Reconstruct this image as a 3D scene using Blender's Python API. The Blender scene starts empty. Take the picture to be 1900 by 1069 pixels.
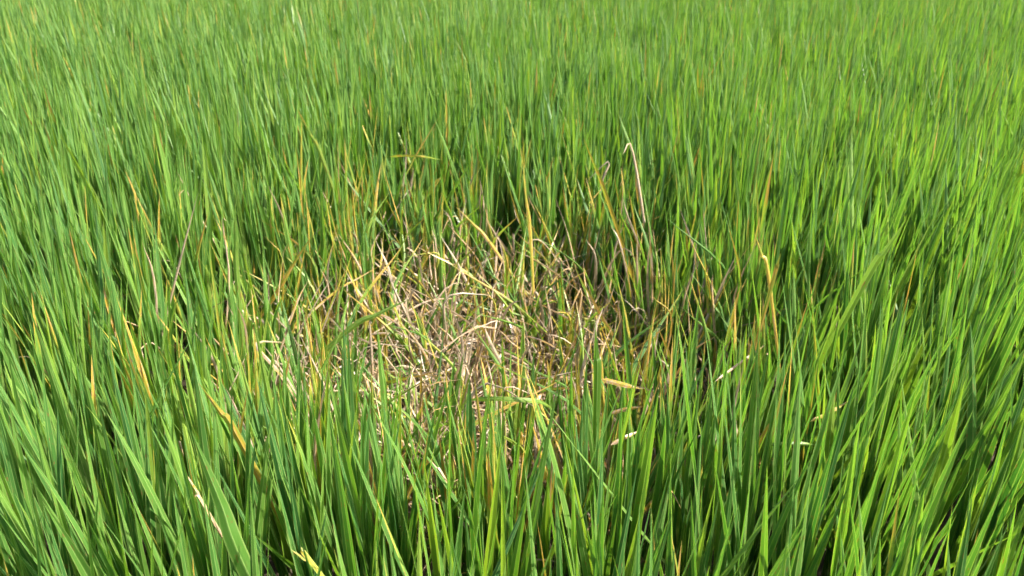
import bpy, math, random
import numpy as np
from mathutils import Matrix, Vector, Euler

R = math.radians
rng = random.Random(11)
nrng = np.random.default_rng(11)
scene = bpy.context.scene
COL = scene.collection

# ------------------------------------------------------------------ camera
CAM_Z, PITCH, FPX = 1.36, R(26.0), 1540.0
cam_d = bpy.data.cameras.new('camera')
cam = bpy.data.objects.new('camera', cam_d)
COL.objects.link(cam)
cam.location = (0, 0, CAM_Z)
cam.rotation_euler = (math.pi / 2 - PITCH, 0, 0)
cam_d.sensor_width = 36.0
cam_d.lens = 36.0 * FPX / 1900.0
cam_d.clip_start = 0.02
cam_d.clip_end = 900
cam_d.dof.use_dof = True
cam_d.dof.focus_distance = 1.25
cam_d.dof.aperture_fstop = 9
scene.camera = cam

# ------------------------------------------------------------------ light
SUN_EL, SUN_AZ = R(44), R(96)          # azimuth measured from +Y (view direction) towards +X
w = bpy.data.worlds.new('World'); scene.world = w; w.use_nodes = True
wn = w.node_tree.nodes; bg = wn['Background']
sky = wn.new('ShaderNodeTexSky'); sky.sky_type = 'NISHITA'; sky.sun_disc = False
sky.sun_elevation = SUN_EL; sky.sun_rotation = SUN_AZ
sky.air_density = 1.0; sky.dust_density = 5.0; sky.ozone_density = 1.0
w.node_tree.links.new(sky.outputs[0], bg.inputs[0]); bg.inputs[1].default_value = 0.11
sd = bpy.data.lights.new('sun', 'SUN'); sd.energy = 5.0; sd.angle = R(0.5); sd.color = (1.0, 0.945, 0.85)
sun = bpy.data.objects.new('sun', sd); COL.objects.link(sun)
sdir = Vector((math.sin(SUN_AZ) * math.cos(SUN_EL), math.cos(SUN_AZ) * math.cos(SUN_EL), math.sin(SUN_EL)))
sun.rotation_euler = sdir.to_track_quat('Z', 'Y').to_euler()
sun.location = sdir * 20
scene.view_settings.view_transform = 'Standard'
scene.view_settings.look = 'None'
scene.view_settings.exposure = 1.78
scene.view_settings.gamma = 1.0
scene.view_settings.use_curve_mapping = False
cy = scene.cycles
cy.max_bounces = 5; cy.diffuse_bounces = 4; cy.glossy_bounces = 2; cy.transmission_bounces = 4; cy.transparent_max_bounces = 4
cy.adaptive_threshold = 0.03
cy.caustics_reflective = False; cy.caustics_refractive = False

# ------------------------------------------------------------------ materials
def nodes(name):
    m = bpy.data.materials.new(name); m.use_nodes = True
    nt = m.node_tree; nt.nodes.clear()
    def N(t, **kw):
        n = nt.nodes.new(t)
        for k, v in kw.items(): setattr(n, k, v)
        return n
    def L(a, b): nt.links.new(a, b)
    def val(x, sock):
        if isinstance(x, (int, float)): sock.default_value = x
        elif isinstance(x, tuple): sock.default_value = x
        else: L(x, sock)
    def math_(op, a, b=0.0, clamp=False):
        n = N('ShaderNodeMath', operation=op, use_clamp=clamp); val(a, n.inputs[0]); val(b, n.inputs[1]); return n.outputs[0]
    def mix(f, a, b, blend='MIX'):
        n = N('ShaderNodeMix', data_type='RGBA', blend_type=blend)
        val(f, n.inputs['Factor']); val(a, n.inputs[6]); val(b, n.inputs[7]); return n.outputs[2]
    def rng_(x, a, b, c=0.0, d=1.0):
        n = N('ShaderNodeMapRange', interpolation_type='SMOOTHSTEP'); val(x, n.inputs[0]); val(a, n.inputs[1]); val(b, n.inputs[2]); val(c, n.inputs[3]); val(d, n.inputs[4]); return n.outputs[0]
    def ramp(f, stops):
        n = N('ShaderNodeValToRGB'); L(f, n.inputs[0]); e = n.color_ramp.elements
        while len(e) < len(stops): e.new(0.5)
        for el, (p, c) in zip(e, stops): el.position = p; el.color = c + (1,)
        return n.outputs[0]
    return m, nt, N, L, math_, mix, rng_, ramp

def blade_material(name, per_object):
    """One living-to-dry rice blade. The three numbers (dryness, hue variation, dry tip length)
    come from the object's colour or, for joined foliage, from a mesh attribute."""
    m, nt, N, L, math_, mix, rng_, ramp = nodes(name)
    if per_object:
        info = N('ShaderNodeObjectInfo').outputs['Color']
    else:
        info = N('ShaderNodeAttribute', attribute_name='blade').outputs['Color']
    sp = N('ShaderNodeSeparateColor'); L(info, sp.inputs[0])
    dry, hue, tip = sp.outputs[0], sp.outputs[1], sp.outputs[2]
    uv = N('ShaderNodeUVMap', uv_map='UVMap').outputs[0]
    su = N('ShaderNodeSeparateXYZ'); L(uv, su.inputs[0]); u, v = su.outputs[0], su.outputs[1]
    # seed so that no two blades carry the same blotches
    seed = math_('MULTIPLY', hue, 57.3)
    cv = N('ShaderNodeCombineXYZ'); L(math_('MULTIPLY', u, 1.2), cv.inputs[0]); L(math_('MULTIPLY', v, 9.0), cv.inputs[1]); L(seed, cv.inputs[2])
    blot = N('ShaderNodeTexNoise'); blot.inputs['Scale'].default_value = 1.3; blot.inputs['Detail'].default_value = 4; L(cv.outputs[0], blot.inputs['Vector'])
    cs = N('ShaderNodeCombineXYZ'); L(math_('MULTIPLY', u, 4.0), cs.inputs[0]); L(math_('MULTIPLY', v, 34.0), cs.inputs[1]); L(seed, cs.inputs[2])
    spot = N('ShaderNodeTexNoise'); spot.inputs['Scale'].default_value = 1.0; spot.inputs['Detail'].default_value = 2; L(cs.outputs[0], spot.inputs['Vector'])
    cf = N('ShaderNodeCombineXYZ'); L(math_('MULTIPLY', u, 22.0), cf.inputs[0]); L(math_('MULTIPLY', v, 1.5), cf.inputs[1]); L(seed, cf.inputs[2])
    fib = N('ShaderNodeTexNoise'); fib.inputs['Scale'].default_value = 1.0; fib.inputs['Detail'].default_value = 2; L(cf.outputs[0], fib.inputs['Vector'])
    # dryness creeps down from the tip and in from the margins
    edge = math_('ABSOLUTE', math_('SUBTRACT', u, 0.5))
    vv = math_('ADD', v, math_('MULTIPLY', math_('SUBTRACT', blot.outputs[0], 0.5), 0.35))
    vv = math_('ADD', vv, math_('MULTIPLY', edge, 0.22))
    start = math_('SUBTRACT', 1.08, tip)
    tipd = rng_(vv, start, math_('ADD', start, 0.42), 0.0, rng_(spot.outputs[0], 0.3, 0.8, 0.50, 0.74))
    tipd = math_('MULTIPLY', tipd, rng_(tip, 0.0, 0.06))
    dd = math_('ADD', dry, math_('MULTIPLY', math_('SUBTRACT', blot.outputs[0], 0.5), math_('MULTIPLY', rng_(dry, 0.02, 0.4), 0.85)))
    dtot = math_('MAXIMUM', dd, tipd, True)
    green = ramp(hue, [(0.0, (0.034, 0.112, 0.026)), (0.45, (0.066, 0.164, 0.030)), (0.8, (0.110, 0.214, 0.031)), (1.0, (0.172, 0.258, 0.032))])
    dryc = ramp(dtot, [(0.0, (0.075, 0.165, 0.034)), (0.30, (0.17, 0.27, 0.035)), (0.46, (0.31, 0.28, 0.035)), (0.58, (0.46, 0.27, 0.04)), (0.72, (0.44, 0.29, 0.19)), (0.88, (0.41, 0.30, 0.235)), (1.0, (0.24, 0.18, 0.135))])
    col = mix(rng_(dtot, 0.03, 0.28), green, dryc)
    # pale midrib and slightly paler margin, fine parallel veins
    mid = rng_(edge, 0.03, 0.085, 1.0, 0.0)
    col = mix(math_('MULTIPLY', mid, 0.6), col, mix(0.5, col, (0.35, 0.45, 0.16, 1)))
    col = mix(math_('MULTIPLY', rng_(edge, 0.38, 0.5), 0.55), col, (0.30, 0.38, 0.12, 1))
    col = mix(math_('MULTIPLY', rng_(fib.outputs[0], 0.35, 0.72), 0.5), col, mix(1.0, col, (0.62, 0.66, 0.6, 1), 'MULTIPLY'))
    # small brown lesions
    les = math_('MULTIPLY', rng_(spot.outputs[0], 0.63, 0.70), rng_(blot.outputs[0], 0.42, 0.56))
    col = mix(math_('MULTIPLY', les, 0.8), col, (0.16, 0.085, 0.03, 1))
    bump = N('ShaderNodeBump'); bump.inputs['Strength'].default_value = 0.35; bump.inputs['Distance'].default_value = 0.0006
    L(fib.outputs[0], bump.inputs['Height'])
    p = N('ShaderNodeBsdfPrincipled'); L(col, p.inputs['Base Color']); L(bump.outputs[0], p.inputs['Normal'])
    L(rng_(blot.outputs[0], 0.3, 0.7, 0.34, 0.52), p.inputs['Roughness'])
    p.inputs['Specular IOR Level'].default_value = 0.55
    tr = N('ShaderNodeBsdfTranslucent'); L(bump.outputs[0], tr.inputs['Normal'])
    tc = mix(rng_(dtot, 0.1, 0.6), mix(1.0, col, (1.65, 1.75, 0.6, 1), 'MULTIPLY'), mix(1.0, col, (1.0, 0.9, 0.7, 1), 'MULTIPLY'))
    L(tc, tr.inputs['Color'])
    ms = N('ShaderNodeMixShader'); L(rng_(dtot, 0.3, 0.9, 0.36, 0.20), ms.inputs[0]); L(p.outputs[0], ms.inputs[1]); L(tr.outputs[0], ms.inputs[2])
    o = N('ShaderNodeOutputMaterial'); L(ms.outputs[0], o.inputs[0])
    return m

def mud_material():
    m, nt, N, L, math_, mix, rng_, ramp = nodes('wet_mud')
    tc = N('ShaderNodeTexCoord').outputs['Object']
    n1 = N('ShaderNodeTexNoise'); n1.inputs['Scale'].default_value = 9; n1.inputs['Detail'].default_value = 8; L(tc, n1.inputs['Vector'])
    n2 = N('ShaderNodeTexNoise'); n2.inputs['Scale'].default_value = 2.2; n2.inputs['Detail'].default_value = 3; L(tc, n2.inputs['Vector'])
    col = ramp(n1.outputs[0], [(0.3, (0.022, 0.017, 0.011)), (0.55, (0.045, 0.034, 0.022)), (0.8, (0.075, 0.056, 0.037))])
    b = N('ShaderNodeBump'); b.inputs['Strength'].default_value = 0.8; b.inputs['Distance'].default_value = 0.02; L(n1.outputs[0], b.inputs['Height'])
    p = N('ShaderNodeBsdfPrincipled'); L(col, p.inputs['Base Color']); L(b.outputs[0], p.inputs['Normal'])
    L(rng_(n2.outputs[0], 0.4, 0.6, 0.6, 0.9), p.inputs['Roughness']); p.inputs['Specular IOR Level'].default_value = 0.2
    o = N('ShaderNodeOutputMaterial'); L(p.outputs[0], o.inputs[0])
    return m

def dew_material():
    m, nt, N, L, math_, mix, rng_, ramp = nodes('dew_water')
    p = N('ShaderNodeBsdfPrincipled'); p.inputs['Base Color'].default_value = (1, 1, 1, 1)
    p.inputs['Roughness'].default_value = 0.12; p.inputs['IOR'].default_value = 1.33; p.inputs['Transmission Weight'].default_value = 1.0
    o = N('ShaderNodeOutputMaterial'); L(p.outputs[0], o.inputs[0])
    return m

M_BLADE = blade_material('rice_blade', True)
M_MASS = blade_material('rice_foliage', False)
M_MUD = mud_material()
M_DEW = dew_material()

# ------------------------------------------------------------------ ground
def build_mesh(name, V, F, mat, UV=None, attr=None, smooth=True):
    me = bpy.data.meshes.new(name)
    V = np.asarray(V, np.float32); F = np.asarray(F, np.int32)
    k = F.shape[1]
    me.vertices.add(len(V)); me.vertices.foreach_set('co', V.ravel())
    me.loops.add(F.size); me.loops.foreach_set('vertex_index', F.ravel())
    me.polygons.add(len(F)); me.polygons.foreach_set('loop_start', np.arange(0, F.size, k, dtype=np.int32))
    me.polygons.foreach_set('loop_total', np.full(len(F), k, np.int32))
    me.polygons.foreach_set('use_smooth', np.full(len(F), smooth, bool))
    if UV is not None:
        l = me.uv_layers.new(name='UVMap'); l.data.foreach_set('uv', np.asarray(UV, np.float32)[F.ravel()].ravel())
    if attr is not None:
        a = me.attributes.new('blade', 'FLOAT_COLOR', 'POINT'); a.data.foreach_set('color', np.asarray(attr, np.float32).ravel())
    me.update(calc_edges=True)
    me.materials.append(mat)
    return me

def hash_noise(x, y):
    return (math.sin(x * 3.1 + 1.3) * math.cos(y * 2.7 - 0.4) + 0.6 * math.sin(x * 7.3 - y * 5.1 + 2.0) + 0.4 * math.cos(x * 13.1 + y * 11.7)) / 2.0

gx = np.concatenate([[-400, -60, -12], np.linspace(-5, 5, 90), [12, 60, 400]])
gy = np.concatenate([[-400, -60, -8], np.linspace(-2, 8, 90), [14, 60, 400]])
V = []; F = []
for j, y in enumerate(gy):
    for i, x in enumerate(gx):
        V.append((x, y, 0.018 * hash_noise(x * 2.3, y * 2.3) if abs(x) < 5 and -2 < y < 8 else 0))
n = len(gx)
for j in range(len(gy) - 1):
    for i in range(n - 1):
        F.append((j * n + i, j * n + i + 1, (j + 1) * n + i + 1, (j + 1) * n + i))
ground = bpy.data.objects.new('ground', build_mesh('ground', V, F, M_MUD)); COL.objects.link(ground)
ground['kind'] = 'structure'; ground['label'] = 'dark wet paddy mud showing between the rice stems'

# ------------------------------------------------------------------ blade shapes
def ribbon(path, side, width, fold):
    """Two halves hinged at the midrib: left margin, midrib, midrib, right margin."""
    path = np.asarray(path, float); side = np.asarray(side, float); width = np.asarray(width, float)
    n = len(path)
    tan = np.gradient(path, axis=0); tan /= np.linalg.norm(tan, axis=1)[:, None] + 1e-9
    side = side - tan * (side * tan).sum(1)[:, None]; side /= np.linalg.norm(side, axis=1)[:, None] + 1e-9
    nor = np.cross(side, tan)
    h = width[:, None] / 2
    fo = np.asarray(fold, float)
    fo = fo[:, None] if fo.ndim else fo
    a = path - side * h * np.cos(fo) + nor * h * np.sin(fo)
    c = path + side * h * np.cos(fo) + nor * h * np.sin(fo)
    V = np.stack([a, path, path, c], 1).reshape(-1, 3)
    t = np.linspace(0, 1, n)
    UV = np.stack([np.tile([0, 0.5, 0.5, 1.0], n), np.repeat(t, 4)], 1)
    F = []
    for i in range(n - 1):
        b = i * 4
        F += [(b, b + 1, b + 5, b + 4), (b + 2, b + 3, b + 7, b + 6)]
    return V, np.array(F), UV

def width_profile(t, w):
    return w * (0.62 + 0.38 * np.clip(t / 0.35, 0, 1) ** 0.8) * np.clip(1 - np.clip((t - 0.40) / 0.605, 0, 1) ** 1.5, 0.012, 1)

def green_blade(seg=11):
    L = rng.uniform(0.30, 0.40); w = rng.uniform(0.0142, 0.0200)
    n = seg + 1; t = np.linspace(0, 1, n)
    bend = rng.choice([rng.uniform(0.02, 0.12), rng.uniform(0.04, 0.22), rng.uniform(-0.08, 0.08)])
    sway = rng.uniform(-0.06, 0.06)
    th = bend * t ** 1.6; ps = sway * t
    d = np.stack([np.sin(th), np.sin(ps) * np.cos(th), np.cos(th) * np.cos(ps)], 1)
    p = np.concatenate([[[0, 0, 0]], np.cumsum((d[1:] + d[:-1]) / 2, 0) * L / seg])
    tw = rng.uniform(-0.9, 0.9) * t + rng.uniform(-0.15, 0.15)
    side = np.stack([np.sin(tw), np.cos(tw), np.zeros(n)], 1)
    fold = np.linspace(rng.uniform(0.45, 0.75), rng.uniform(0.12, 0.4), n)
    return ribbon(p, side, width_profile(t, w), fold)

def dry_blade(seg=14, droop=None):
    """Shrivelled blade: narrow, rolled, twisted, often kinked and hanging."""
    L = rng.uniform(0.15, 0.36); w = rng.uniform(0.0055, 0.0120)
    n = seg + 1; t = np.linspace(0, 1, n)
    droop = rng.choice([rng.uniform(0.0, 0.25), rng.uniform(0.0, 0.35), rng.uniform(0.2, 0.9)]) if droop is None else droop
    az = rng.uniform(-0.5, 0.5)
    kink = rng.uniform(0.25, 0.85); ka = rng.choice([0, 0, rng.uniform(0.5, 2.2)])
    wx, wy = rng.uniform(0, 6), rng.uniform(0, 6)
    th = 0.1 + droop * t ** 1.3 + ka * (1 / (1 + np.exp(-(t - kink) * 60))) + 0.10 * np.sin(t * rng.uniform(4, 14) + wx)
    curl = rng.choice([0, 0, 0, 0, rng.uniform(0.8, 2.6)]); th = th + curl * np.clip(t - 0.72, 0, 1) / 0.28
    ps = az * t + 0.16 * np.sin(t * rng.uniform(4, 10) + wy)
    d = np.stack([np.sin(th) * np.cos(ps), np.sin(ps), np.cos(th) * np.cos(ps)], 1)
    p = np.concatenate([[[0, 0, 0]], np.cumsum((d[1:] + d[:-1]) / 2, 0) * L / seg])
    tw = rng.uniform(-4.5, 4.5) * t + rng.uniform(-1.5, 1.5)
    side = np.stack([np.sin(tw) * 0.6, np.cos(tw), np.sin(tw) * 0.6], 1)
    ww = width_profile(t, w) * (1 + 0.35 * np.sin(t * rng.uniform(8, 20) + wx))
    return ribbon(p, side, ww, rng.uniform(0.5, 1.15))

def stem_shape(L=0.3, r0=0.0042, r1=0.0026, seg=4, nn=6, wob=0.012):
    t = np.linspace(0, 1, seg + 1); ph = rng.uniform(0, 6)
    cx = wob * np.sin(t * 2.2 + ph) - wob * math.sin(ph); cy = wob * np.cos(t * 1.9 + ph) - wob * math.cos(ph)
    a = np.arange(nn) * 2 * math.pi / nn
    V = []; UV = []
    for i in range(seg + 1):
        r = r0 + (r1 - r0) * t[i]
        V.append(np.stack([cx[i] + r * np.cos(a) * 1.25, cy[i] + r * np.sin(a), np.full(nn, t[i] * L)], 1))
        UV.append(np.stack([np.linspace(0, 1, nn), np.full(nn, t[i] * 0.35)], 1))
    F = [(i * nn + k, i * nn + (k + 1) % nn, (i + 1) * nn + (k + 1) % nn, (i + 1) * nn + k) for i in range(seg) for k in range(nn)]
    return np.concatenate(V), np.array(F), np.concatenate(UV)

GREEN = [green_blade() for _ in range(56)]
DRY = [dry_blade() for _ in range(70)]
STEM = [stem_shape() for _ in range(8)]
GREEN_LO = [green_blade(5) for _ in range(30)]
SHAPES = {'g': GREEN, 'd': DRY, 's': STEM, 'l': GREEN_LO}
MESHES = {k: [build_mesh({'g': 'leaf', 'd': 'dry_leaf', 's': 'stem'}[k], *(s[:2]), M_BLADE, s[2]) for s in SHAPES[k]] for k in 'gds'}

# ------------------------------------------------------------------ where the field has died back
PC = (-0.14, 1.75)
def rho_at(x, y):
    dx = (x - PC[0]) / (0.44 if x < PC[0] else 0.46); dy = (y - PC[1]) / (0.64 if y > PC[1] else 0.36)
    return math.hypot(dx, dy) * (1 + 0.16 * hash_noise(x * 2.2 + 3, y * 2.2)) - (0.10 if x > 0 else 0)

def smooth(a, b, x):
    t = min(1, max(0, (x - a) / (b - a))); return t * t * (3 - 2 * t)

def plant_spec(x, y, lo=False, rich=1.0, wide=1.0):
    """Stems with the blades they carry: [(matrix, shape, colour, [(matrix, kind, shape, colour)])]"""
    rho = rho_at(x, y)
    sick = 1 - smooth(0.75, 2.05, rho)
    dead = rho < 0.58
    hgt = 0.58 + 0.42 * smooth(0.4, 2.4, rho)
    hgt *= rng.uniform(0.93, 1.07)
    kind = 'dead' if dead else 'half' if rho < 1.15 else 'edge' if rho < 2.2 else 'green'
    out = []
    nst = (rng.randint(9, 12) if y < 1.25 else rng.randint(8, 11)) if not dead else rng.randint(12, 15)
    nst = max(4, round(nst * rich))
    for s in range(nst):
        az = rng.uniform(0, 2 * math.pi); rr = 0.045 * math.sqrt(rng.random())
        stem_dead = dead and rng.random() < 0.80 or (kind == 'half' and rng.random() < 0.42)
        lean = rng.uniform(R(12), R(60)) if stem_dead and dead else rng.uniform(R(3), R(28)) if stem_dead else abs(rng.gauss(0, R(3.7))) + R(1)
        SL = rng.uniform(0.31, 0.42) * hgt * (0.85 if stem_dead else 1)
        scx = rng.uniform(0.85, 1.2)
        Ms = Matrix.Translation((rr * math.cos(az), rr * math.sin(az), -0.015)) @ Matrix.Rotation(az, 4, 'Z') @ Matrix.Rotation(lean, 4, 'Y') @ Matrix.Rotation(rng.uniform(-3, 3), 4, 'Z') @ Matrix.Diagonal((scx, scx, SL / 0.3, 1))
        scol = (rng.uniform(0.72, 0.98), rng.random(), 0, 1) if stem_dead else (rng.uniform(0.0, 0.2) + 0.15 * sick, rng.random(), 0, 1)
        leaves = []
        nl = rng.choice([4, 4, 5]) if kind != 'green' else rng.choice([3, 4, 4])
        if stem_dead: nl = rng.choice([4, 4, 5])
        base = rng.uniform(0, 6.28)
        for k in range(nl):
            f = 1.0 - 0.16 * k - rng.uniform(0, 0.05)
            la = base + k * math.pi + rng.uniform(-0.7, 0.7)
            if stem_dead or rng.random() < (0.40 if kind == 'half' else 0.015 + 0.36 * sick) + (0.10 if k == nl - 1 else 0):
                kd = 'd'; si = rng.randrange(len(DRY))
                ang = rng.uniform(R(5), R(50)) if dead else rng.uniform(R(2), R(28)); sc = rng.uniform(0.7, 1.1) * (0.8 + 0.2 * hgt) if stem_dead else rng.uniform(0.5, 1.05)
                if not stem_dead: f = rng.uniform(0.45, 1.0) if kind != 'green' else rng.uniform(0.2, 0.7)
                dv = rng.uniform(0.66, 1.0) if rng.random() < 0.8 else rng.uniform(0.48, 0.66)
                colr = (dv, rng.random(), 0, 1); sw = rng.uniform(0.8, 1.3)
            else:
                kd = 'l' if lo else 'g'; si = rng.randrange(len(SHAPES[kd]))
                ang = abs(rng.gauss(R(4.5), R(4.5))) + R(1.5) * k
                if rng.random() < 0.05 + 0.06 * sick: ang += rng.uniform(R(8), R(24))
                # the upper blades all end near one level, the rest stay below it
                top = rng.gauss(0.735, 0.035) if rng.random() < 0.66 else rng.uniform(0.46, 0.70)
                Lm = SHAPES[kd][si][0][:, 2].max()
                sc = min(1.4, max(0.42, (top * hgt / math.cos(lean) - SL * f) / (Lm * math.cos(ang))))
                yel = rng.random() < 0.015 + 0.46 * sick
                d0 = rng.uniform(0.25, 0.58) if yel else max(0, rng.gauss(0.0, 0.05)) + 0.05 * sick * rng.random()
                tp = rng.uniform(0.12, 0.6) if rng.random() < 0.06 + 0.6 * sick else rng.uniform(0.0, 0.14)
                colr = (d0, min(1, max(0, rng.gauss(0.48, 0.26))), tp, 1); sw = rng.uniform(0.7, 1.25) * (0.62 if yel else 1) / max(0.8, sc) * wide
            # the stem is stretched along its length only: undo that for the blade
            Ml = Matrix.Diagonal((1 / scx, 1 / scx, 0.3 / SL, 1)) @ Matrix.Translation((0, 0, SL * min(f, 0.985))) @ Matrix.Rotation(la, 4, 'Z') @ Matrix.Rotation(ang, 4, 'Y') @ Matrix.Diagonal((sc * sw, sc * sw, sc, 1))
            leaves.append((Ml, kd, si, colr))
        out.append((Ms, rng.randrange(len(STEM)), scol, leaves))
    return kind, out

LABELS = {
    'green': 'healthy green rice plants', 'edge': 'rice plants with yellowing blades',
    'half': 'half-withered rice plants', 'dead': 'dead rice plants in the patch',
}
SPECS, NAMED, EXTRA = {}, set(), {}
def describe(root, kind, x, y, spec, extra=0):
    """Label by what the plant carries and how far it stands from the dead patch."""
    lv = [l for s_ in spec for l in s_[3]] if spec else []
    nd = extra + sum(l[1] == 'd' for l in lv); SPECS[root.name] = spec; ny = sum(l[1] == 'g' and l[3][0] > 0.24 for l in lv)
    r = rho_at(x, y)
    if kind == 'green':
        where = 'near the dead patch' if r < 3.0 else 'away from the dead patch' if spec else 'in the dense stand far beyond the dead patch'
        what = 'with upright blades' if nd + ny == 0 else 'with one dry or yellow blade' if nd + ny == 1 else 'with a few dry or yellow blades'
        lab = 'green rice plant ' + what + ', ' + where
    elif kind == 'edge':
        what = 'mostly green rice plant with few yellow blades' if nd + ny < 7 else 'green rice plant with several yellow and dry blades' if nd + ny < 13 else 'rice plant with many yellow and dry blades'
        lab = what + (', touching the withered rim' if r < 1.75 else ', outside the withered rim')
    elif kind == 'half':
        lab = 'stunted half-withered rice plant rimming the dead patch, ' + ('more straw than green' if nd * 2 > len(lv) else 'more green than straw')
    else:
        lab = 'dead collapsed rice plant, tangle of tan straw ' + ('mid patch' if r < 0.4 else 'with some green left, inside the patch' if nd < len(lv) - 4 else 'inside the patch')
    root['label'] = lab; root['group'] = LABELS[kind]; root['category'] = 'rice plant'

PLANTS = []
UNIQUE = False
def link(name, data, parent, mat_local, color=None):
    o = bpy.data.objects.new(name, data.copy() if UNIQUE else data); COL.objects.link(o)
    o.parent = parent; o.matrix_local = mat_local
    if color: o.color = color
    return o

def place_parts(x, y, rot):
    kind, spec = plant_spec(x, y)
    root = bpy.data.objects.new('rice_plant', None); COL.objects.link(root)
    root.empty_display_size = 0.05
    root.location = (x, y, 0.018 * hash_noise(x * 2.3, y * 2.3)); root.rotation_euler = (0, 0, rot)
    describe(root, kind, x, y, spec)
    for Ms, si, sc, leaves in spec:
        st = link('stem', MESHES['s'][si], root, Ms, sc)
        for Ml, kd, li, lc in leaves:
            link('dry_leaf' if kd == 'd' else 'leaf', MESHES[kd][li], st, Ml, lc)
    PLANTS.append((root, x, y, kind))
    return root

def bake(items):
    """items: [(matrix, kind, shape, colour)] -> one mesh's arrays"""
    Vs, Fs, Us, As = [], [], [], []; off = 0
    for Mx, kd, si, c in items:
        V, F, U = SHAPES[kd][si]
        A = np.array(Mx)
        Vs.append(V @ A[:3, :3].T + A[:3, 3]); Fs.append(F + off); Us.append(U); As.append(np.tile(c, (len(V), 1))); off += len(V)
    return np.concatenate(Vs), np.concatenate(Fs), np.concatenate(Us), np.concatenate(As)

def spec_items(spec, root=Matrix.Identity(4)):
    st = [(root @ Ms, 's', si, sc) for Ms, si, sc, lv in spec]
    lv = [(root @ Ms @ Ml, kd, li, lc) for Ms, si, sc, ls in spec for Ml, kd, li, lc in ls]
    return st, lv

def in_view(x, y, margin):
    """Can any point of a plant here fall inside the photograph?"""
    for z in (0.1, 0.5, 0.8):
        d = Vector((x, y, z - CAM_Z))
        depth = d.y * math.cos(PITCH) - d.z * math.sin(PITCH)
        if depth < 0.05: continue
        px = d.x / depth * FPX; py = (d.z * math.cos(PITCH) + d.y * math.sin(PITCH)) / depth * FPX
        m = margin * FPX / depth
        if abs(px) < 950 + m and abs(py) < 534 + m: return True
    return False

STEP = 0.172
near, mid, rest = [], [], []
ny = int(9.4 / STEP); nx = int(9.6 / STEP)
for j in range(ny):
    for i in range(nx):
        x = -4.8 + (i + 0.5 * (j % 2)) * STEP + rng.uniform(-0.045, 0.045)
        y = -0.7 + j * STEP + rng.uniform(-0.045, 0.045)
        if in_view(x, y, 0.08) and y < 3.35:
            (near if math.hypot(y, x * 0.5) < 2.35 or rho_at(x, y) < 1.95 else mid).append((x, y))
        else:
            rest.append((x, y))
for x, y in near: place_parts(x, y, rng.uniform(0, 6.28))

# plants too far off for single blades: a few joined plants, turned and shared
VAR = []
for k in range(9):
    kind, spec = plant_spec(30, 30, False, 1.5, 0.76)
    st, lv = spec_items(spec)
    a = bake(st); b = bake(lv)
    VAR.append((build_mesh('stems', a[0], a[1], M_MASS, a[2], a[3]), build_mesh('foliage', b[0], b[1], M_MASS, b[2], b[3])))
for x, y in mid:
    root = bpy.data.objects.new('rice_plant', None); COL.objects.link(root)
    s = rng.uniform(0.93, 1.07)
    root.location = (x, y, 0.018 * hash_noise(x * 2.3, y * 2.3)); root.rotation_euler = (0, 0, rng.uniform(0, 6.28)); root.scale = (s, s, s)
    describe(root, 'green', x, y, None)
    a, b = rng.choice(VAR)
    o = link('stems', a, root, Matrix.Identity(4)); o['kind'] = 'stuff'
    o = link('foliage', b, root, Matrix.Identity(4)); o['kind'] = 'stuff'

# the rest of the paddy, beyond the picture
items = []
for x, y in rest:
    kind, spec = plant_spec(x, y, True, *((1.4, 0.76) if in_view(x, y, 0.1) else (0.7, 1.0)))
    Mr = Matrix.Translation((x, y, 0)) @ Matrix.Rotation(rng.uniform(0, 6.28), 4, 'Z')
    st, lv = spec_items(spec, Mr)
    items += lv
a = bake(items)
fo = bpy.data.objects.new('rice_field', build_mesh('rice_field', a[0], a[1], M_MASS, a[2], a[3])); COL.objects.link(fo)
fo['kind'] = 'stuff'; fo['label'] = 'dense green rice stretching away all around'; fo['category'] = 'rice'

# straw mat under the dead plants
items = []
while len(items) < 800:
    x = PC[0] + rng.gauss(0, 0.24); y = PC[1] + rng.gauss(0, 0.22)
    r = rho_at(x, y)
    if r > 1.05: continue
    z = abs(rng.gauss(0.0, 0.14)) * max(0.2, 1 - 0.5 * r) + 0.01
    Mx = Matrix.Translation((x, y, z)) @ Matrix.Rotation(rng.uniform(0, 6.28), 4, 'Z') @ Matrix.Rotation(rng.uniform(R(45), R(95)), 4, 'Y') @ Matrix.Scale(rng.uniform(0.5, 1.0), 4)
    items.append((Mx, 'd', rng.randrange(len(DRY)), (rng.uniform(0.66, 1.0), rng.random(), 0, 1)))
a = bake(items)
lt = bpy.data.objects.new('straw_litter', build_mesh('straw_litter', a[0], a[1], M_MASS, a[2], a[3])); COL.objects.link(lt)
lt['kind'] = 'stuff'; lt['label'] = 'mat of fallen dry straw under the dead rice plants'; lt['category'] = 'straw'
# ------------------------------------------------------------------ single blades that stand out
def ray(px, py):
    a, b = (px - 950) / FPX, (534.5 - py) / FPX
    return Vector((a, math.cos(PITCH) + b * math.sin(PITCH), -math.sin(PITCH) + b * math.cos(PITCH)))
def Pz(px, py, z):
    r = ray(px, py); return Vector((0, 0, CAM_Z)) + r * ((z - CAM_Z) / r.z)
def Py(px, py, y):
    r = ray(px, py); return Vector((0, 0, CAM_Z)) + r * (y / r.y)

def spline(pts, n):
    P = [np.array(p) for p in pts]; P = [2 * P[0] - P[1]] + P + [2 * P[-1] - P[-2]]
    seg = len(P) - 3; out = []
    for k in range(n):
        s_ = k / (n - 1) * seg; i = min(int(s_), seg - 1); t = s_ - i
        a, b, c, d = P[i:i + 4]
        out.append(0.5 * (2 * b + (c - a) * t + (2 * a - 5 * b + 4 * c - d) * t * t + (3 * b - a - 3 * c + d) * t ** 3))
    return np.array(out)

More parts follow.
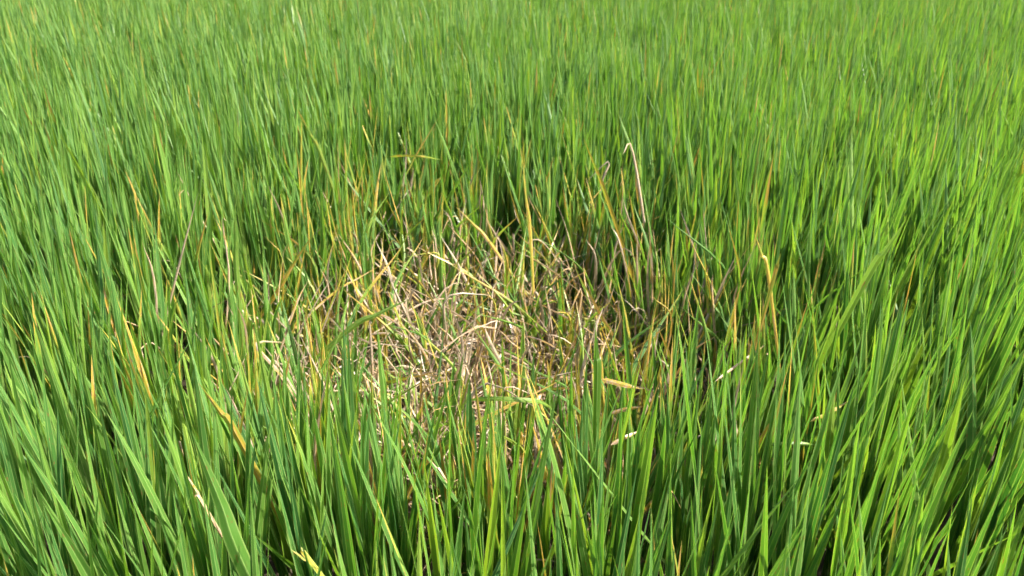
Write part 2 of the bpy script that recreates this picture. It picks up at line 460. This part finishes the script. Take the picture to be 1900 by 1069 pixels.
def blade_on(pts, width, colour, twist=0.3, fold=0.3, taper=True, n=18):
    path = spline(pts, n); t = np.linspace(0, 1, n)
    view = path - np.array([0, 0, CAM_Z])
    tan = np.gradient(path, axis=0)
    flat = np.cross(tan, view); flat /= np.linalg.norm(flat, axis=1)[:, None] + 1e-9
    nrm = np.cross(flat, tan); nrm /= np.linalg.norm(nrm, axis=1)[:, None] + 1e-9
    a = (rng.uniform(-0.5, 0.5) + twist * (t - 0.5))[:, None]
    side = flat * np.cos(a) + nrm * np.sin(a)
    if taper: w_ = width_profile(t, width)
    else: w_ = width * np.clip(np.minimum(t / 0.12, (1 - t) / 0.35), 0.05, 1)
    return ribbon(path, side, w_, fold)

def attached(pts, width, colour, label=None, plant_label=None, dry=False, **kw):
    """A blade growing from the nearest plant: base first, tip last."""
    b = pts[0]; d = (pts[1] - pts[0]).normalized()
    ext = b - d * min(0.35, max(0.06, (b.z - 0.05) / max(0.25, d.z))) if d.z > 0.05 else b - d * 0.12
    b = ext
    root, x, y, kind = min((p for p in PLANTS), key=lambda p: (p[1] - b.x) ** 2 + (p[2] - b.y) ** 2)
    start = root.location + Vector((rng.uniform(-.015, .015), rng.uniform(-.015, .015), 0.05))
    if dry and d.z < 0.3: start = ext - Vector((0, 0, 0.05))
    else: start = (start + Vector((ext.x, ext.y, max(0.03, ext.z)))) * 0.5
    V, F, U = blade_on([start] + pts, width, colour, **kw)
    Mi = np.array((Matrix.Translation(root.location) @ root.rotation_euler.to_matrix().to_4x4()).inverted())
    V = V @ Mi[:3, :3].T + Mi[:3, 3]
    o = link('dry_leaf' if dry else 'leaf', build_mesh('leaf', V, F, M_BLADE, U), root, Matrix.Identity(4), colour)
    if label: o['label'] = label
    if plant_label: root['label'] = plant_label; NAMED.add(root.name)

def fallen(pts, width, colour, label, **kw):
    V, F, U = blade_on(pts, width, colour, taper=False, **kw)
    c = V.mean(0)
    o = bpy.data.objects.new('fallen_leaf', build_mesh('fallen_leaf', V - c, F, M_BLADE, U)); COL.objects.link(o)
    o.location = c; o.color = colour; o['label'] = label; o['category'] = 'leaf'
    return o

# fallen blades resting on others
fallen([Pz(868, 742, 0.49), Pz(915, 740, 0.51), Pz(965, 742, 0.51), Pz(1008, 748, 0.49), Pz(1040, 775, 0.42)], .0085, (.24, .5, 0, 1), 'pale green broken blade lying level across the dead straw', fold=.1)
fallen([Pz(1117, 704, 0.56), Pz(1150, 712, 0.56), Pz(1191, 722, 0.56)], .0100, (.60, .3, 0, 1), 'orange dry boat-shaped leaf lying on blades beside the dead patch', fold=.25)
fallen([Pz(722, 291, 0.70), Pz(750, 289, 0.71), Pz(785, 291, 0.71), Pz(822, 297, 0.68)], .0065, (.40, .8, 0, 1), 'pale yellow arched blade bent over green rice behind the patch', fold=.2)
fallen([Pz(1418, 826, 0.52), Pz(1450, 825, 0.54), Pz(1490, 824, 0.54), Pz(1522, 827, 0.52)], .0080, (.20, .1, 0, 1), 'grey-green folded blade lying level between upright green rice', fold=.6)
fallen([Pz(1133, 768, 0.50), Pz(1160, 760, 0.51), Pz(1192, 755, 0.52)], .0080, (.66, .4, 0, 1), 'tan straw blade lying flat below the orange leaf', fold=.2)
fallen([Pz(1133, 826, 0.42), Pz(1160, 812, 0.43), Pz(1188, 799, 0.43)], .0075, (.72, .2, 0, 1), 'short tan straw piece resting aslant under another straw blade', fold=.3)
fallen([Pz(1502, 783, 0.56), Pz(1540, 765, 0.57), Pz(1580, 741, 0.58)], .0055, (.55, .7, 0, 1), 'golden straw stalk slanting between green blades', fold=.4)
fallen([Pz(1327, 708, 0.48), Pz(1376, 672, 0.50), Pz(1420, 640, 0.51)], .0055, (.78, .7, 0, 1), 'tan straw stalk leaning up through green rice', fold=.5)

def up(px, py, px2, py2, ztip, wpx, colour, label=None, back=0.0, **kw):
    """A blade with its tip and a lower point in the picture, standing nearly upright."""
    t = Pz(px, py, ztip); b = Py(px2, py2, t.y - back)
    depth = t.y * math.cos(PITCH) + (CAM_Z - t.z) * math.sin(PITCH)
    attached([b, (b + t) / 2 + Vector((0, 0, .004)), t], wpx * depth / FPX, colour, label, **kw)

up(355, 800, 462, 1069, 0.80, 36, (0, .55, .10, 1), 'broad bright green leaf arching outward', plant_label='green rice plant with one very broad light blade leaning outward')
up(368, 710, 450, 828, 0.72, 15, (.50, .3, .2, 1), 'orange-yellow blotched leaf', plant_label='green rice plant carrying one bright orange-yellow blotched blade')
up(1682, 408, 1600, 530, 0.80, 15, (.10, .9, .30, 1), 'diagonal yellow-green leaf with orange tip', plant_label='green rice plant with a long slanting blade ending in an orange tip')
up(845, 383, 912, 455, 0.52, 7, (.56, .4, .1, 1), 'orange leaning leaf')
up(1068, 500, 1150, 655, 0.52, 9, (.52, .1, .3, 1), 'orange-yellow leaf', dry=True)
up(1398, 429, 1428, 522, 0.72, 8, (.50, .6, .3, 1), 'orange-yellow narrow leaf')
up(1449, 470, 1432, 530, 0.70, 8, (.46, .8, .4, 1), 'yellow narrow leaf')
up(580, 436, 505, 557, 0.56, 9, (.50, .5, .3, 1), 'straight yellow-tan leaf')
up(1368, 470, 1324, 564, 0.58, 6, (.85, .5, 0, 1), 'whitish dry leaf', dry=True)
up(337, 868, 395, 970, 0.68, 12, (.74, .7, 0, 1), 'whitish shrivelled leaf', dry=True, fold=.9)
up(785, 840, 835, 908, 0.56, 9, (.80, .1, 0, 1), 'whitish shrivelled leaf', dry=True, fold=.8)
up(805, 849, 773, 884, 0.54, 9, (.54, .2, 0, 1), 'short orange leaf', dry=True)
up(540, 1020, 598, 1069, 0.66, 10, (.44, .2, .4, 1), 'orange-yellow leaf tip')
up(759, 555, 640, 618, 0.48, 11, (.22, .7, .1, 1), 'pale green leaf leaning low over the straw')
up(436, 375, 440, 520, 0.72, 11, (.20, .6, .3, 1), 'pale yellow-green upright leaf')
up(970, 320, 985, 440, 0.68, 8, (.48, .5, .3, 1), 'orange-tipped leaf')
up(1082, 255, 1130, 380, 0.76, 9, (.44, .6, .4, 1), 'yellow leaf')
up(550, 200, 600, 300, 0.76, 8, (.30, .6, .5, 1), 'yellow-tipped leaf')
up(1105, 610, 1108, 720, 0.70, 16, (.02, .75, .06, 1), 'bright green upright leaf')
up(700, 610, 715, 760, 0.70, 15, (.05, .7, .10, 1), 'bright green upright leaf')
# long straws crossing the dead patch
for a, b, c, zz, ww, dv in [((905, 505), (1000, 560), (1100, 620), .36, 7, .72), ((980, 476), (1060, 535), (1150, 612), .40, 6, .70), ((690, 500), (770, 540), (870, 600), .34, 7, .76),
                            ((600, 560), (660, 525), (715, 488), .38, 8, .62), ((520, 560), (600, 600), (690, 640), .30, 7, .8), ((760, 500), (800, 560), (870, 640), .36, 8, .5),
                            ((640, 650), (700, 610), (790, 560), .30, 8, .82), ((900, 640), (960, 600), (1020, 640), .28, 8, .72),
                            ((700, 720), (780, 690), (850, 700), .26, 7, .86), ((880, 700), (960, 730), (1060, 700), .26, 7, .8), ((1000, 640), (1080, 680), (1130, 640), .32, 7, .7)]:
    pts = [Pz(*a, zz - .05), Pz(*c, zz + rng.uniform(-.04, .05))]
    pts.insert(1, pts[0].lerp(pts[1], 0.5) * 0.75 + Pz(*b, zz) * 0.25 + Vector((rng.uniform(-.012, .012), 0, rng.uniform(-.01, .012))))
    if rng.random() < .5: pts.reverse()
    attached(pts, ww * 1.35 / FPX, (dv, rng.random(), 0, 1), dry=True, twist=rng.uniform(-3, 3), fold=rng.uniform(.2, .8))
# ------------------------------------------------------------------ dew beads on the blades
bpy.context.view_layer.update()
blades = [o for o in scene.objects if o.name.startswith('leaf') and o.parent]
ico = np.array([(0, 0, 1), (0, 0, -1)] + [(math.cos(a) * math.cos(e), math.sin(a) * math.cos(e), math.sin(e)) for e in (0.5, -0.5) for a in np.arange(6) * math.pi / 3])
tri = [(0, 2 + k, 2 + (k + 1) % 6) for k in range(6)] + [(1, 8 + (k + 1) % 6, 8 + k) for k in range(6)] + [(2 + k, 8 + k, 8 + (k + 1) % 6) for k in range(6)] + [(2 + k, 8 + (k + 1) % 6, 2 + (k + 1) % 6) for k in range(6)]
Vs, Fs = [], []
while len(Vs) < 420:
    o = rng.choice(blades)
    p = o.matrix_world @ o.data.vertices[rng.randrange(len(o.data.vertices))].co
    if p.z < 0.35 or rng.random() > 0.35 + 0.5 * (p.x > 0.1): continue
    r = rng.uniform(0.0006, 0.0013)
    Vs.append(ico * r + np.array(p)); Fs.append(np.array(tri) + 14 * (len(Vs) - 1))
dw = bpy.data.objects.new('dew', build_mesh('dew', np.concatenate(Vs), np.concatenate(Fs), M_DEW)); COL.objects.link(dw)
dw['kind'] = 'stuff'; dw['label'] = 'tiny clear dew beads on the green blades'; dw['category'] = 'dew'
# standing dead blades, broken and bent, in and around the patch
for k in range(480):
    if k < 200: x = rng.gauss(-0.08, 0.30); y = rng.gauss(1.82, 0.28)
    elif k < 320: x = rng.gauss(0.05, 0.55); y = rng.gauss(2.1, 0.40)
    else: x = rng.gauss(-0.02, 0.36); y = rng.gauss(1.88, 0.30)
    if rho_at(x, y) > 1.7: continue
    root, rx, ry, kind = min(PLANTS, key=lambda p: (p[1] - x) ** 2 + (p[2] - y) ** 2)
    hg = 0.56 + 0.44 * smooth(0.45, 2.1, rho_at(rx, ry))
    h = hg * rng.uniform(0.5, 0.80)
    base = Vector((rx + rng.uniform(-.03, .03), ry + rng.uniform(-.03, .03), rng.uniform(0.05, 0.3) * hg))
    tip = Vector((x + rng.gauss(0, .05), y + rng.gauss(0, .05), h))
    mid_ = base.lerp(tip, rng.uniform(0.45, 0.75)) + Vector((rng.gauss(0, .014), rng.gauss(0, .014), rng.uniform(0, .03)))
    pts = [base, mid_, tip]
    if rng.random() < 0.15:     # snapped over near the top
        pts.append(tip + Vector((rng.gauss(0, .05), rng.gauss(0, .05), rng.uniform(-.08, .01))))
    dv = rng.uniform(0.68, 1.0) if rng.random() < 0.84 else rng.uniform(0.40, 0.6)
    if k >= 320:                # still green or yellowing, sagging across the straw
        dv = rng.choice([rng.uniform(0, .15), rng.uniform(.12, .42)]); pts = [base, base.lerp(tip, .5) + Vector((0, 0, .03)), tip + Vector((rng.gauss(0, .10), rng.gauss(0, .07), 0))]
    cl = (dv, rng.random(), rng.uniform(0, .3) if k < 320 else rng.uniform(.1, .7), 1)
    Vb, Fb, Ub = blade_on(pts, rng.uniform(.0055, .0105) if k < 320 else rng.uniform(.010, .0155), cl, twist=rng.uniform(-2.5, 2.5), fold=rng.uniform(.2, .9), n=11)
    Mi = np.array((Matrix.Translation(root.location) @ root.rotation_euler.to_matrix().to_4x4()).inverted())
    EXTRA[root.name] = EXTRA.get(root.name, 0) + 1
    link('dry_leaf' if k < 320 else 'leaf', build_mesh('dry_leaf' if k < 320 else 'leaf', Vb @ Mi[:3, :3].T + Mi[:3, 3], Fb, M_BLADE, Ub), root, Matrix.Identity(4), cl)
for root, x, y, kind in PLANTS:
    if root.name in EXTRA and root.name not in NAMED: describe(root, kind, x, y, SPECS[root.name], EXTRA[root.name])
print('NEAR', len(near), 'MID', len(mid), 'REST', len(rest), 'OBJ', len(scene.objects), {k: sum(p[3] == k for p in PLANTS) for k in LABELS})
